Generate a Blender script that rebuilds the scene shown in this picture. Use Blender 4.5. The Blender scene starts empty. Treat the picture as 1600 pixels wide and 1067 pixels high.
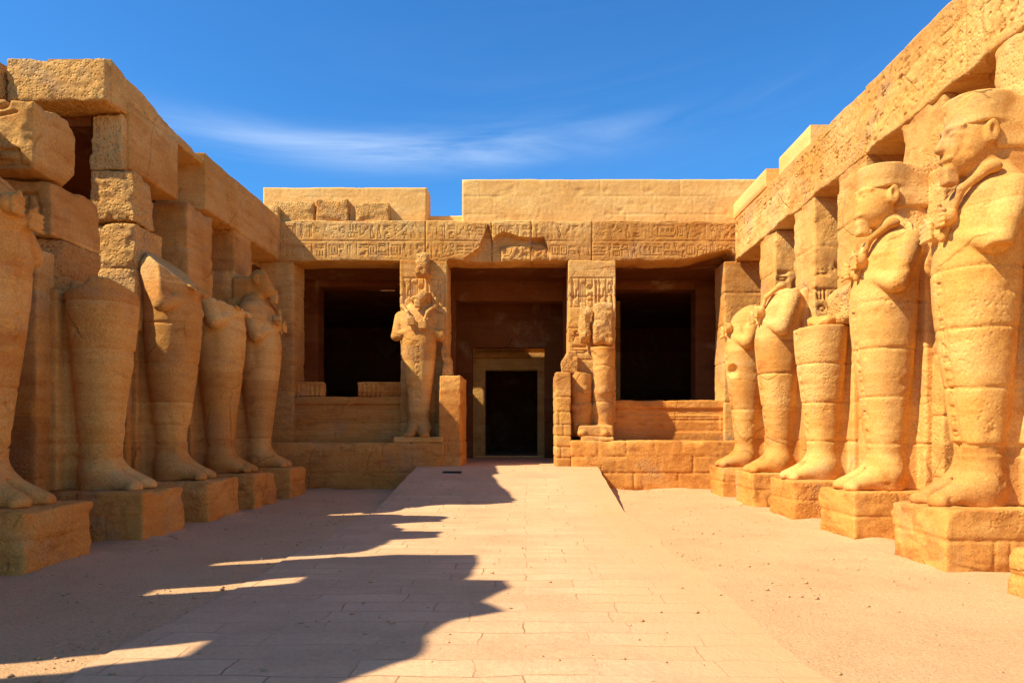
import bpy, math, random
import numpy as np
from mathutils import Vector

# ------------------------------------------------------------------ camera
sc = bpy.context.scene
COL = sc.collection
F = 1150.0; VX, VY, EYE = 822.0, 672.0, 1.6
cam_d = bpy.data.cameras.new("camera"); cam = bpy.data.objects.new("camera", cam_d); COL.objects.link(cam)
cam.location = (0, 0, EYE); cam.rotation_euler = (math.radians(90), 0, 0)
cam_d.sensor_width = 36; cam_d.lens = F / 1600 * 36
cam_d.shift_x = (800 - VX) / 1600; cam_d.shift_y = (VY - 533.5) / 1600
cam_d.clip_end = 3000; cam_d.clip_start = .05
sc.camera = cam
# ------------------------------------------------------------------ light
SUN = Vector((1.0, .42, -1.13)).normalized()          # direction the light travels
elev = math.asin(-SUN.z); azi = math.atan2(-SUN.x, -SUN.y)
world = bpy.data.worlds.new("World"); sc.world = world; world.use_nodes = True
nt = world.node_tree; nt.nodes.clear()
def wn(t, **k):
    n = nt.nodes.new(t)
    for a, b in k.items(): setattr(n, a, b)
    return n
out = wn('ShaderNodeOutputWorld'); bg = wn('ShaderNodeBackground'); bg.inputs[1].default_value = .067
sky = wn('ShaderNodeTexSky', sky_type='NISHITA', sun_disc=False, sun_elevation=elev, sun_rotation=azi,
         altitude=100, air_density=1.0, dust_density=.3, ozone_density=2.5)
hsv = wn('ShaderNodeHueSaturation'); hsv.inputs['Saturation'].default_value = 1.15; hsv.inputs['Hue'].default_value = .5
hsv.inputs['Value'].default_value = 1.0
nt.links.new(sky.outputs[0], hsv.inputs['Color'])
tc = wn('ShaderNodeTexCoord'); sep = wn('ShaderNodeSeparateXYZ'); nt.links.new(tc.outputs['Generated'], sep.inputs[0])
def m(op, a, b=None, c=None):
    n = wn('ShaderNodeMath', operation=op)
    for i, v in enumerate((a, b, c)):
        if v is None: continue
        if isinstance(v, (int, float)): n.inputs[i].default_value = v
        else: nt.links.new(v, n.inputs[i])
    return n.outputs[0]
X, Y, Z = sep.outputs
# cirrus streaks: thin band of stretched noise around elevation ~22 degrees ahead
tx = m('DIVIDE', X, m('MAXIMUM', Y, .05)); tz = m('DIVIDE', Z, m('MAXIMUM', Y, .05))
mp = wn('ShaderNodeCombineXYZ'); nt.links.new(m('MULTIPLY', tx, 1.7), mp.inputs[0])
curve = m('ADD', .378, m('MULTIPLY', m('POWER', m('ABSOLUTE', m('ADD', tx, .15)), 2), .36))
tz2 = m('SUBTRACT', tz, curve); nt.links.new(m('MULTIPLY', tz2, 12), mp.inputs[1])
nz = wn('ShaderNodeTexNoise'); nz.inputs['Scale'].default_value = 1.1; nz.inputs['Detail'].default_value = 7
nz.inputs['Roughness'].default_value = .6; nz.inputs['Distortion'].default_value = .9
nt.links.new(mp.outputs[0], nz.inputs['Vector'])
def bump1(x, c, w):
    q = m('DIVIDE', m('SUBTRACT', x, c), w); return m('EXPONENT', m('MULTIPLY', m('MULTIPLY', q, q), -1))
band = m('MULTIPLY', bump1(m('SUBTRACT', tz, curve), 0, .024), bump1(tx, -.15, .30))
cl = m('MULTIPLY', m('MULTIPLY', band, m('MULTIPLY', m('MAXIMUM', m('SUBTRACT', nz.outputs[0], .34), 0), 2.5)), .8)
cl2 = m('MULTIPLY', m('MULTIPLY', bump1(tz, .43, .12), bump1(tx, .1, .5)), m('MULTIPLY', m('MAXIMUM', m('SUBTRACT', nz.outputs[0], .45), 0), .15))
clf = m('MINIMUM', m('ADD', cl, cl2), .8)
mix = wn('ShaderNodeMix', data_type='RGBA'); nt.links.new(clf, mix.inputs['Factor'])
tint = wn('ShaderNodeMix', data_type='RGBA', blend_type='MULTIPLY'); tint.inputs[0].default_value = 1; tint.inputs[7].default_value = (.66, 1.40, 1.88, 1)
nt.links.new(hsv.outputs[0], tint.inputs[6]); nt.links.new(tint.outputs[2], mix.inputs[6]); mix.inputs[7].default_value = (7.0, 8.6, 11.0, 1)
nt.links.new(mix.outputs[2], bg.inputs[0]); nt.links.new(bg.outputs[0], out.inputs[0])
sd = bpy.data.lights.new("sun", 'SUN'); sd.energy = 4.9; sd.angle = math.radians(.5); sd.color = (1, .88, .70)
sun = bpy.data.objects.new("sun", sd); COL.objects.link(sun); sun.rotation_euler = SUN.to_track_quat('-Z', 'Y').to_euler()
sun.location = (-20, -8, 25)
sc.view_settings.view_transform = 'Standard'; sc.view_settings.look = 'None'
sc.view_settings.exposure = .74; sc.view_settings.gamma = 1
sc.cycles.diffuse_bounces = 6; sc.cycles.max_bounces = 8

# ------------------------------------------------------------------ noise
def _h(i, j, k, s):
    n = (i * np.int64(73856093)) ^ (j * np.int64(19349663)) ^ (k * np.int64(83492791)) ^ np.int64(s * 2654435 + 977)
    n = (n ^ (n >> 13)) & 0x7fffffff
    n = (n * (n * n * 15731 + 789221) + 1376312589) & 0x7fffffff
    return n.astype(np.float32) / np.float32(0x40000000) - 1
def vn(P, s, seed=0):
    Q = P * s; I = np.floor(Q).astype(np.int64); f = (Q - I).astype(np.float32); f = f * f * (3 - 2 * f)
    r = 0
    for a in (0, 1):
        wa = f[:, 0] if a else 1 - f[:, 0]
        for b in (0, 1):
            wb = f[:, 1] if b else 1 - f[:, 1]
            for c in (0, 1):
                wc = f[:, 2] if c else 1 - f[:, 2]
                r = r + wa * wb * wc * _h(I[:, 0] + a, I[:, 1] + b, I[:, 2] + c, seed)
    return r
def fbm(P, s, o=3, seed=0):
    r = 0; a = 1; t = 0
    for k in range(o):
        r = r + a * vn(P + 17.3 * k, s * 2 ** k, seed + k); t += a; a *= .5
    return r / t
def P3(*a):
    a = np.broadcast_arrays(*a); return np.stack([x.ravel().astype(np.float64) for x in a], 1)
def smin(a, b, k):
    h = np.clip(.5 + .5 * (b - a) / k, 0, 1); return b + (a - b) * h - k * h * (1 - h)
def smax(a, b, k): return -smin(-a, -b, k)

# ------------------------------------------------------------------ surface nets
def nets(fn, lo, hi, h):
    lo = np.array(lo, float) - 2 * h; hi = np.array(hi, float) + 2 * h
    n = np.ceil((hi - lo) / h).astype(int) + 1
    ax = [lo[i] + h * np.arange(n[i]) for i in range(3)]
    G = np.meshgrid(*ax, indexing='ij')
    P = np.stack([g.ravel() for g in G], 1)
    D = fn(P).reshape(n)
    D[0] = D[-1] = 1; D[:, 0] = D[:, -1] = 1; D[:, :, 0] = D[:, :, -1] = 1
    S = D < 0
    c = np.zeros(n - 1, int)
    offs = [(a, b, d) for a in (0, 1) for b in (0, 1) for d in (0, 1)]
    def sub(A, o): return A[o[0]:n[0] - 1 + o[0], o[1]:n[1] - 1 + o[1], o[2]:n[2] - 1 + o[2]]
    for o in offs: c += sub(S, o)
    act = (c > 0) & (c < 8)
    idx = -np.ones(act.shape, int); idx[act] = np.arange(act.sum())
    A = np.argwhere(act); acc = np.zeros((len(A), 3)); cnt = np.zeros(len(A))
    for i in range(8):
        for j in range(i + 1, 8):
            o1, o2 = offs[i], offs[j]
            if sum(abs(p - q) for p, q in zip(o1, o2)) != 1: continue
            d1 = D[A[:, 0] + o1[0], A[:, 1] + o1[1], A[:, 2] + o1[2]]; d2 = D[A[:, 0] + o2[0], A[:, 1] + o2[1], A[:, 2] + o2[2]]
            w = (d1 < 0) != (d2 < 0); t = np.where(w, d1 / np.where(w, d1 - d2, 1), 0)[:, None]
            acc += np.where(w[:, None], np.array(o1) * (1 - t) + np.array(o2) * t, 0); cnt += w
    V = lo + h * (A + acc / np.maximum(cnt, 1)[:, None])
    Fs = []
    for a in range(3):
        b, d = (a + 1) % 3, (a + 2) % 3
        s1 = [slice(1, n[k] - 1) for k in range(3)]; s1[a] = slice(0, n[a] - 1)
        s2 = list(s1); s2[a] = slice(1, n[a])
        X1 = S[tuple(s1)]; X2 = S[tuple(s2)]
        for flip, msk in ((0, X1 & ~X2), (1, ~X1 & X2)):
            E = np.argwhere(msk)
            if not len(E): continue
            E[:, b] += 1; E[:, d] += 1
            q = []
            for db, dd in ((1, 1), (0, 1), (0, 0), (1, 0)):
                e = E.copy(); e[:, b] -= db; e[:, d] -= dd; q.append(idx[e[:, 0], e[:, 1], e[:, 2]])
            q = np.stack(q, 1)
            Fs.append(q[:, ::-1] if flip else q)
    return V, np.concatenate(Fs)

def tag(o, label=None, cat=None, group=None, kind=None):
    if label: o['label'] = label
    if cat: o['category'] = cat
    if group: o['group'] = group
    if kind: o['kind'] = kind
    elif label: o['kind'] = 'thing'
    return o
def link_mesh(name, V, Fc, mat, root=None, sharp=None):
    V = np.asarray(V, float)
    org = np.array(root.location) if root else np.array([V[:, 0].mean(), V[:, 1].mean(), V[:, 2].min()])
    me = bpy.data.meshes.new(name)
    Fc = np.asarray(Fc)
    me.vertices.add(len(V)); me.vertices.foreach_set('co', (V - org).astype(np.float32).ravel())
    me.loops.add(Fc.size); me.loops.foreach_set('vertex_index', Fc.astype(np.int32).ravel())
    me.polygons.add(len(Fc)); k = Fc.shape[1]
    me.polygons.foreach_set('loop_start', np.arange(0, Fc.size, k, dtype=np.int32))
    me.polygons.foreach_set('use_smooth', np.ones(len(Fc), bool))
    me.update(calc_edges=True); me.validate()
    if sharp: me.set_sharp_from_angle(angle=math.radians(sharp))
    me.materials.append(mat)
    o = bpy.data.objects.new(name, me); COL.objects.link(o)
    if root: o.parent = root
    else: o.location = org
    return o
def thing(name, loc, label, cat, group=None):
    o = bpy.data.objects.new(name, None); o.empty_display_size = .3; COL.objects.link(o); o.location = loc
    return tag(o, label, cat, group)

# ------------------------------------------------------------------ materials
def new_mat(name, rough=.95):
    mt = bpy.data.materials.new(name); mt.use_nodes = True; t = mt.node_tree
    b = t.nodes['Principled BSDF']; b.inputs['Roughness'].default_value = rough
    b.inputs['Specular IOR Level'].default_value = .15
    return mt, t, b
def stone(name, c1, c2, c3, scale=1.0, bump=.5, pits=.5, strata=.35, stain=.35, grain=1.0, crack=.5, allpits=False, cell=.9, cellx=0, tintf=.85, grey=.45, redr=(.52, .66)):
    mt, t, b = new_mat(name); N = t.nodes.new; L = t.links.new
    geo = N('ShaderNodeNewGeometry'); P = geo.outputs['Position']
    def noise(s, d=5, r=.6, vec=P, dist=0):
        n = N('ShaderNodeTexNoise'); n.inputs['Scale'].default_value = s; n.inputs['Detail'].default_value = d
        n.inputs['Roughness'].default_value = r; n.inputs['Distortion'].default_value = dist; L(vec, n.inputs['Vector']); return n.outputs[0]
    def ramp(v, a, bb):
        n = N('ShaderNodeMapRange'); n.inputs[1].default_value = a; n.inputs[2].default_value = bb; L(v, n.inputs[0]); return n.outputs[0]
    def mixc(f, A, B, mode='MIX'):
        n = N('ShaderNodeMix'); n.data_type = 'RGBA'; n.blend_type = mode
        if isinstance(f, float): n.inputs[0].default_value = f
        else: L(f, n.inputs[0])
        for i, v in ((6, A), (7, B)):
            if isinstance(v, tuple): n.inputs[i].default_value = (*v, 1)
            else: L(v, n.inputs[i])
        return n.outputs[2]
    def mul(a, k):
        n = N('ShaderNodeMath'); n.operation = 'MULTIPLY'; L(a, n.inputs[0]); n.inputs[1].default_value = k; return n.outputs[0]
    def add(a, c):
        n = N('ShaderNodeMath'); n.operation = 'ADD'; L(a, n.inputs[0]); L(c, n.inputs[1]); return n.outputs[0]
    mp = N('ShaderNodeMapping'); mp.inputs['Scale'].default_value = (.45, .45, 5.5); L(P, mp.inputs[0])
    mp2 = N('ShaderNodeMapping'); mp2.inputs['Scale'].default_value = (.8, .8, 2.0); L(P, mp2.inputs[0])
    f1 = ramp(noise(.55 * scale, 5, .65, dist=.8), .38, .62)
    f2 = ramp(noise(1.7 * scale, 6, .7, dist=.25, vec=mp2.outputs[0]), *redr)
    f3 = ramp(noise(1.3, 4, .6, vec=mp.outputs[0], dist=.3), .42, .68)
    f4 = noise(38, 3, .7)
    c = mixc(f1, c1, c2)
    c = mixc(mul(f2, stain), c, c3)
    dk = mixc(1.0, c, (.82, .66, .5), 'MULTIPLY')
    c = mixc(mul(f3, strata), c, dk)
    c = mixc(mul(ramp(noise(.75, 6, .7, dist=.5), .54, .66), grey), c, (.46, .31, .17))
    sp = N('ShaderNodeMapRange'); sp.inputs[1].default_value = .3; sp.inputs[2].default_value = .7; sp.inputs[3].default_value = .78; sp.inputs[4].default_value = 1.2
    L(f4, sp.inputs[0]); c = mixc(1.0, c, sp.outputs[0], 'MULTIPLY')
    v = N('ShaderNodeTexVoronoi'); v.inputs['Scale'].default_value = 17; L(P, v.inputs['Vector'])
    pm = ramp(noise(1.1, 3), *((.2, .35) if allpits else (.47, .6)))
    pit = N('ShaderNodeMath'); pit.operation = 'MULTIPLY'; L(ramp(v.outputs['Distance'], .1, .45), pit.inputs[0]); L(pm, pit.inputs[1])
    # hairline cracks
    wv = N('ShaderNodeMix'); wv.data_type = 'RGBA'; wv.blend_type = 'LINEAR_LIGHT'; wv.inputs[0].default_value = .16
    nc = N('ShaderNodeTexNoise'); nc.inputs['Scale'].default_value = 1.6; nc.inputs['Detail'].default_value = 4; L(P, nc.inputs['Vector'])
    L(P, wv.inputs[6]); L(nc.outputs['Color'], wv.inputs[7])
    cr = N('ShaderNodeTexVoronoi'); cr.feature = 'DISTANCE_TO_EDGE'; cr.inputs['Scale'].default_value = .5; L(wv.outputs[2], cr.inputs['Vector'])
    ck = ramp(cr.outputs['Distance'], 0, .012)
    ckm = N('ShaderNodeMath'); ckm.operation = 'MAXIMUM'; L(ck, ckm.inputs[0]); L(ramp(noise(.9, 2), .42, .47), ckm.inputs[1])
    c = mixc(ckm.outputs[0], mixc(float(crack), c, (.45, .35, .28), 'MULTIPLY'), c)
    if cell:
        oi = N('ShaderNodeObjectInfo'); sx_ = N('ShaderNodeSeparateXYZ'); L(P, sx_.inputs[0])
        fl = N('ShaderNodeMath'); fl.operation = 'FLOOR'; L(mul(sx_.outputs[2], 1 / cell), fl.inputs[0])
        cv = N('ShaderNodeCombineXYZ'); L(fl.outputs[0], cv.inputs[0]); L(mul(oi.outputs['Random'], 57.0), cv.inputs[1])
        if cellx:
            fl2 = N('ShaderNodeMath'); fl2.operation = 'FLOOR'; L(mul(add(sx_.outputs[0], mul(fl.outputs[0], .37)), 1 / cellx), fl2.inputs[0]); L(fl2.outputs[0], cv.inputs[2])
        wnz = N('ShaderNodeTexWhiteNoise'); wnz.noise_dimensions = '3D'; L(cv.outputs[0], wnz.inputs['Vector'])
        cr_ = N('ShaderNodeValToRGB'); e_ = cr_.color_ramp.elements
        e_[0].position = 0; e_[0].color = (.74, .60, .50, 1); e_[1].position = 1; e_[1].color = (1.0, 1.04, 1.12, 1)
        for p_, q_ in ((.3, (.90, .80, .70, 1)), (.55, (1, 1, 1, 1)), (.8, (1.0, .94, .85, 1))): n_e = e_.new(p_); n_e.color = q_
        L(wnz.outputs['Value'], cr_.inputs[0]); c = mixc(tintf, c, mixc(1.0, c, cr_.outputs[0], 'MULTIPLY'))
    L(c, b.inputs['Base Color'])
    hgt = add(add(mul(noise(9, 6, .72), .05 * bump), mul(noise(60, 4, .7), .010 * grain)), add(mul(pit.outputs[0], .028 * pits), mul(ckm.outputs[0], .012 * (crack > 0))))
    bp = N('ShaderNodeBump'); bp.inputs['Strength'].default_value = .9; bp.inputs['Distance'].default_value = 1.0
    L(hgt, bp.inputs['Height']); L(bp.outputs[0], b.inputs['Normal'])
    return mt
C_OCH = (.65, .34, .078); C_PALE = (.76, .46, .15); C_RED = (.44, .145, .03)
M_sand = stone('sandstone', C_OCH, C_PALE, C_RED, stain=.5, strata=.5)
M_low = stone('base_sandstone', (.67, .30, .062), (.75, .38, .095), (.40, .12, .025), stain=.6, strata=.5)
M_rough = stone('rough_sandstone', (.68, .37, .10), (.76, .46, .15), (.56, .25, .06), bump=1.1, pits=1.1, allpits=True)
M_stat = stone('statue_sandstone', (.68, .355, .08), (.76, .47, .15), (.50, .18, .04), cell=.7, redr=(.54, .70), scale=1.0, bump=.24, pits=.3, strata=.55, stain=.6, grain=.6)
M_plas = stone('smooth_plaster', (.84, .51, .165), (.78, .44, .125), (.86, .57, .22), scale=.8, bump=.22, pits=.1, strata=.3, stain=.45, grain=.6, crack=0, grey=.15, cell=.52, cellx=1.15, tintf=.38)
M_dark = stone('shade_darkened_stone', (.21, .072, .02), (.25, .09, .027), (.14, .045, .012), bump=.5, pits=.4)  # sandstone with interior shade put into its colour, for hall and aisle ceilings
M_sandg = stone('sand', (.60, .36, .165), (.65, .40, .19), (.53, .305, .135), scale=.6, bump=.45, pits=.05, strata=0, stain=.5, grain=1.6, crack=0, cell=0, grey=.0)

def paving():
    mt, t, b = new_mat('paving_stone'); N = t.nodes.new; L = t.links.new
    geo = N('ShaderNodeNewGeometry'); P = geo.outputs['Position']
    nz = N('ShaderNodeTexNoise'); nz.inputs['Scale'].default_value = 1.3; nz.inputs['Detail'].default_value = 4; L(P, nz.inputs['Vector'])
    wv = N('ShaderNodeMix'); wv.data_type = 'RGBA'; wv.blend_type = 'LINEAR_LIGHT'; wv.inputs[0].default_value = .10
    L(P, wv.inputs[6]); L(nz.outputs['Color'], wv.inputs[7])
    br = N('ShaderNodeTexBrick'); br.inputs['Scale'].default_value = 1; br.inputs['Mortar Size'].default_value = .0075
    br.inputs['Mortar Smooth'].default_value = .3; br.inputs['Brick Width'].default_value = .82; br.inputs['Row Height'].default_value = .34
    br.offset = .41; br.squash = 1.5; br.squash_frequency = 3
    br.inputs['Color1'].default_value = (.62, .37, .185, 1); br.inputs['Color2'].default_value = (.67, .415, .215, 1)
    L(wv.outputs[2], br.inputs['Vector'])
    n1 = N('ShaderNodeTexNoise'); n1.inputs['Scale'].default_value = .8; n1.inputs['Detail'].default_value = 6; n1.inputs['Roughness'].default_value = .65; L(P, n1.inputs['Vector'])
    n2 = N('ShaderNodeTexNoise'); n2.inputs['Scale'].default_value = 25; n2.inputs['Detail'].default_value = 5; n2.inputs['Roughness'].default_value = .7; L(P, n2.inputs['Vector'])
    # joints partly filled by sand
    ms = N('ShaderNodeMapRange'); ms.inputs[1].default_value = .42; ms.inputs[2].default_value = .60; L(n1.outputs[0], ms.inputs[0])
    jf = N('ShaderNodeMath'); jf.operation = 'MULTIPLY'; L(br.outputs['Fac'], jf.inputs[0]); L(ms.outputs[0], jf.inputs[1])
    br.inputs['Mortar'].default_value = (.63, .385, .195, 1)
    c1 = N('ShaderNodeMix'); c1.data_type = 'RGBA'; L(jf.outputs[0], c1.inputs[0]); L(br.outputs['Color'], c1.inputs[6]); c1.inputs[7].default_value = (.34, .19, .09, 1)
    v = N('ShaderNodeMapRange'); v.inputs[1].default_value = .3; v.inputs[2].default_value = .7; v.inputs[3].default_value = .82; v.inputs[4].default_value = 1.12; L(n1.outputs[0], v.inputs[0])
    c2 = N('ShaderNodeMix'); c2.data_type = 'RGBA'; c2.blend_type = 'MULTIPLY'; c2.inputs[0].default_value = 1; L(c1.outputs[2], c2.inputs[6]); L(v.outputs[0], c2.inputs[7])
    v2 = N('ShaderNodeMapRange'); v2.inputs[1].default_value = .3; v2.inputs[2].default_value = .7; v2.inputs[3].default_value = .88; v2.inputs[4].default_value = 1.1; L(n2.outputs[0], v2.inputs[0])
    c3 = N('ShaderNodeMix'); c3.data_type = 'RGBA'; c3.blend_type = 'MULTIPLY'; c3.inputs[0].default_value = 1; L(c2.outputs[2], c3.inputs[6]); L(v2.outputs[0], c3.inputs[7])
    sp_ = N('ShaderNodeSeparateXYZ'); L(P, sp_.inputs[0])
    ax = N('ShaderNodeMath'); ax.operation = 'ADD'; L(sp_.outputs[0], ax.inputs[0]); ax.inputs[1].default_value = .5
    ab = N('ShaderNodeMath'); ab.operation = 'MULTIPLY_ADD'; L(n1.outputs[0], ab.inputs[0]); ab.inputs[1].default_value = 1.8; L(ax.outputs[0], ab.inputs[2])
    dr = N('ShaderNodeMapRange'); dr.inputs[1].default_value = 2.0; dr.inputs[2].default_value = 3.1; L(ab.outputs[0], dr.inputs[0])
    c4 = N('ShaderNodeMix'); c4.data_type = 'RGBA'; L(dr.outputs[0], c4.inputs[0]); L(c3.outputs[2], c4.inputs[6]); c4.inputs[7].default_value = (.58, .35, .16, 1)
    L(c4.outputs[2], b.inputs['Base Color'])
    h1 = N('ShaderNodeMath'); h1.operation = 'MULTIPLY_ADD'; L(jf.outputs[0], h1.inputs[0]); h1.inputs[1].default_value = -.014
    h2 = N('ShaderNodeMath'); h2.operation = 'MULTIPLY'; L(n2.outputs[0], h2.inputs[0]); h2.inputs[1].default_value = .012; L(h2.outputs[0], h1.inputs[2])
    h3 = N('ShaderNodeMath'); h3.operation = 'MULTIPLY_ADD'; L(n1.outputs[0], h3.inputs[0]); h3.inputs[1].default_value = .05; L(h1.outputs[0], h3.inputs[2])
    bp = N('ShaderNodeBump'); bp.inputs['Strength'].default_value = .8; bp.inputs['Distance'].default_value = 1; L(h3.outputs[0], bp.inputs['Height']); L(bp.outputs[0], b.inputs['Normal'])
    return mt
M_pave = paving()
mt, _t, _b = new_mat('iron', .6); _b.inputs['Base Color'].default_value = (.05, .04, .035, 1); _b.inputs['Metallic'].default_value = .6; M_iron = mt

# ------------------------------------------------------------------ carved reliefs (height maps in metres)
class Relief:
    def __init__(s, w, h, res=.012):
        s.r = res; s.A = np.zeros((int(h / res) + 2, int(w / res) + 2), np.float32); s.w = w; s.h = h
    def _win(s, x0, y0, x1, y1, p):
        r = s.r; H, W = s.A.shape
        a, b = max(int((x0 - p) / r), 0), min(int((x1 + p) / r) + 2, W); c, d = max(int((y0 - p) / r), 0), min(int((y1 + p) / r) + 2, H)
        if a >= b or c >= d: return None
        yy, xx = np.mgrid[c:d, a:b] * r
        return (slice(c, d), slice(a, b)), xx, yy
    def _put(s, win, dist, w, dep):
        v = dep * np.clip((w - dist) / (w * .6), 0, 1); s.A[win] = np.maximum(s.A[win], v) if dep > 0 else np.minimum(s.A[win], v)
    def seg(s, x0, y0, x1, y1, w=.014, dep=.03):
        q = s._win(min(x0, x1), min(y0, y1), max(x0, x1), max(y0, y1), w)
        if not q: return
        win, xx, yy = q; dx, dy = x1 - x0, y1 - y0; L2 = dx * dx + dy * dy + 1e-9
        t = np.clip(((xx - x0) * dx + (yy - y0) * dy) / L2, 0, 1)
        s._put(win, np.hypot(xx - x0 - t * dx, yy - y0 - t * dy), w, dep)
    def ell(s, cx, cy, a, b, w=.014, dep=.03, fill=False):
        q = s._win(cx - a, cy - b, cx + a, cy + b, w)
        if not q: return
        win, xx, yy = q; k = (np.sqrt(((xx - cx) / a) ** 2 + ((yy - cy) / b) ** 2) - 1) * min(a, b)
        s._put(win, np.maximum(k, 0) if fill else abs(k), w, dep)
    def poly(s, pts, **k):
        for a, b in zip(pts, pts[1:]): s.seg(*a, *b, **k)
    def glyph(s, rnd, x, y, w, h, k=1.0):
        t = rnd.randrange(11); W = dict(w=.013 * k, dep=.035 * k)
        if t == 0: s.poly([(x + w * .5, y), (x + w * .35, y + h), (x + w * .65, y + h * .9), (x + w * .5, y)], **W)
        elif t == 1:
            s.ell(x + w * .5, y + h * .45, w * .32, h * .22, fill=True, **W); s.ell(x + w * .75, y + h * .8, w * .13, h * .12, fill=True, **W)
            s.seg(x + w * .45, y + h * .3, x + w * .45, y, **W); s.seg(x + w * .6, y + h * .3, x + w * .6, y, **W); s.seg(x + w * .3, y + h * .4, x, y + h * .2, **W)
            s.seg(x + w * .68, y + h * .55, x + w * .75, y + h * .8, **W)
        elif t == 2: s.ell(x + w * .5, y + h * .6, min(w, h) * .3, min(w, h) * .3, **W)
        elif t == 3:
            for r in (0.25, .5, .75):
                s.poly([(x + w * i / 6, y + h * r + (h * .07 if i % 2 else -h * .07)) for i in range(7)], **W)
        elif t == 4: s.ell(x + w * .5, y + h * .3, w * .45, h * .13, **W); s.ell(x + w * .5, y + h * .7, w * .4, h * .1, fill=True, **W)
        elif t == 5: s.ell(x + w * .5, y + h * .78, w * .2, h * .18, **W); s.seg(x + w * .5, y, x + w * .5, y + h * .6, **W); s.seg(x + w * .15, y + h * .52, x + w * .85, y + h * .52, **W)
        elif t == 6:
            for i in range(3): s.seg(x + w * (.2 + .3 * i), y + h * .1, x + w * (.2 + .3 * i), y + h * .9, **W)
        elif t == 7: s.poly([(x + w * .2, y), (x + w * .8, y), (x + w * .75, y + h * .3), (x + w * .45, y + h * .4), (x + w * .5, y + h * .7), (x + w * .2, y + h * .65), (x + w * .2, y)], **W); s.ell(x + w * .45, y + h * .85, w * .16, h * .12, fill=True, **W)
        elif t == 8: s.poly([(x, y + h * .15), (x + w, y + h * .15), (x + w, y + h * .85), (x, y + h * .85), (x, y + h * .15)], **W); s.seg(x + w * .3, y + h * .3, x + w * .3, y + h * .7, **W); s.seg(x + w * .65, y + h * .3, x + w * .65, y + h * .7, **W)
        elif t == 9: s.poly([(x + w * .1, y + h * .2), (x + w * .5, y + h * .35), (x + w * .6, y + h * .6), (x + w * .95, y + h * .7), (x + w, y + h * .9)], **W); s.seg(x + w * .1, y + h * .2, x + w * .1, y + h * .9, **W)
        else: s.seg(x, y + h * .5, x + w, y + h * .5, **W); s.seg(x + w * .2, y + h * .5, x + w * .1, y, **W); s.seg(x + w * .8, y + h * .5, x + w * .9, y, **W); s.ell(x + w * .5, y + h * .72, w * .3, h * .16, **W)
    def row(s, seed, x0, x1, y0, y1, k=1.0, cols=False):
        rnd = random.Random(seed); x = x0; H = y1 - y0
        while x < x1 - H * .3:
            w = H * rnd.uniform(.28, .6)
            c = rnd.random()
            if c < .07:
                w = min(H * 1.5, x1 - x - .02)
                if w > H * .5:
                    s.poly([(x + w * .1, y0 + H * .15), (x + w * .9, y0 + H * .15), (x + w, y0 + H * .4), (x + w, y0 + H * .6), (x + w * .9, y0 + H * .85), (x + w * .1, y0 + H * .85), (x, y0 + H * .6), (x, y0 + H * .4), (x + w * .1, y0 + H * .15)], w=.013 * k, dep=.03 * k); u = x + w * .15
                    while u < x + w * .78: s.glyph(rnd, u, y0 + H * .25, w * .17, H * .5, k); u += w * .21
            elif c < .5:
                s.glyph(rnd, x, y0 + H * .52, w, H * .42, k); s.glyph(rnd, x, y0 + H * .05, w, H * .42, k)
            elif c < .6: s.seg(x + .02, y0, x + .02, y1, w=.016, dep=.03 * k); w = .07
            else: s.glyph(rnd, x, y0 + H * .06, w, H * .86, k)
            x += w + H * .09
    def sample(s, x, y):
        i = np.clip(x / s.r, 0, s.A.shape[1] - 1.001); j = np.clip(y / s.r, 0, s.A.shape[0] - 1.001)
        i0 = i.astype(int); j0 = j.astype(int); fi = i - i0; fj = j - j0; A = s.A
        i1 = np.minimum(i0 + 1, A.shape[1] - 1); j1 = np.minimum(j0 + 1, A.shape[0] - 1)
        return (A[j0, i0] * (1 - fi) + A[j0, i1] * fi) * (1 - fj) + (A[j1, i0] * (1 - fi) + A[j1, i1] * fi) * fj

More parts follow.
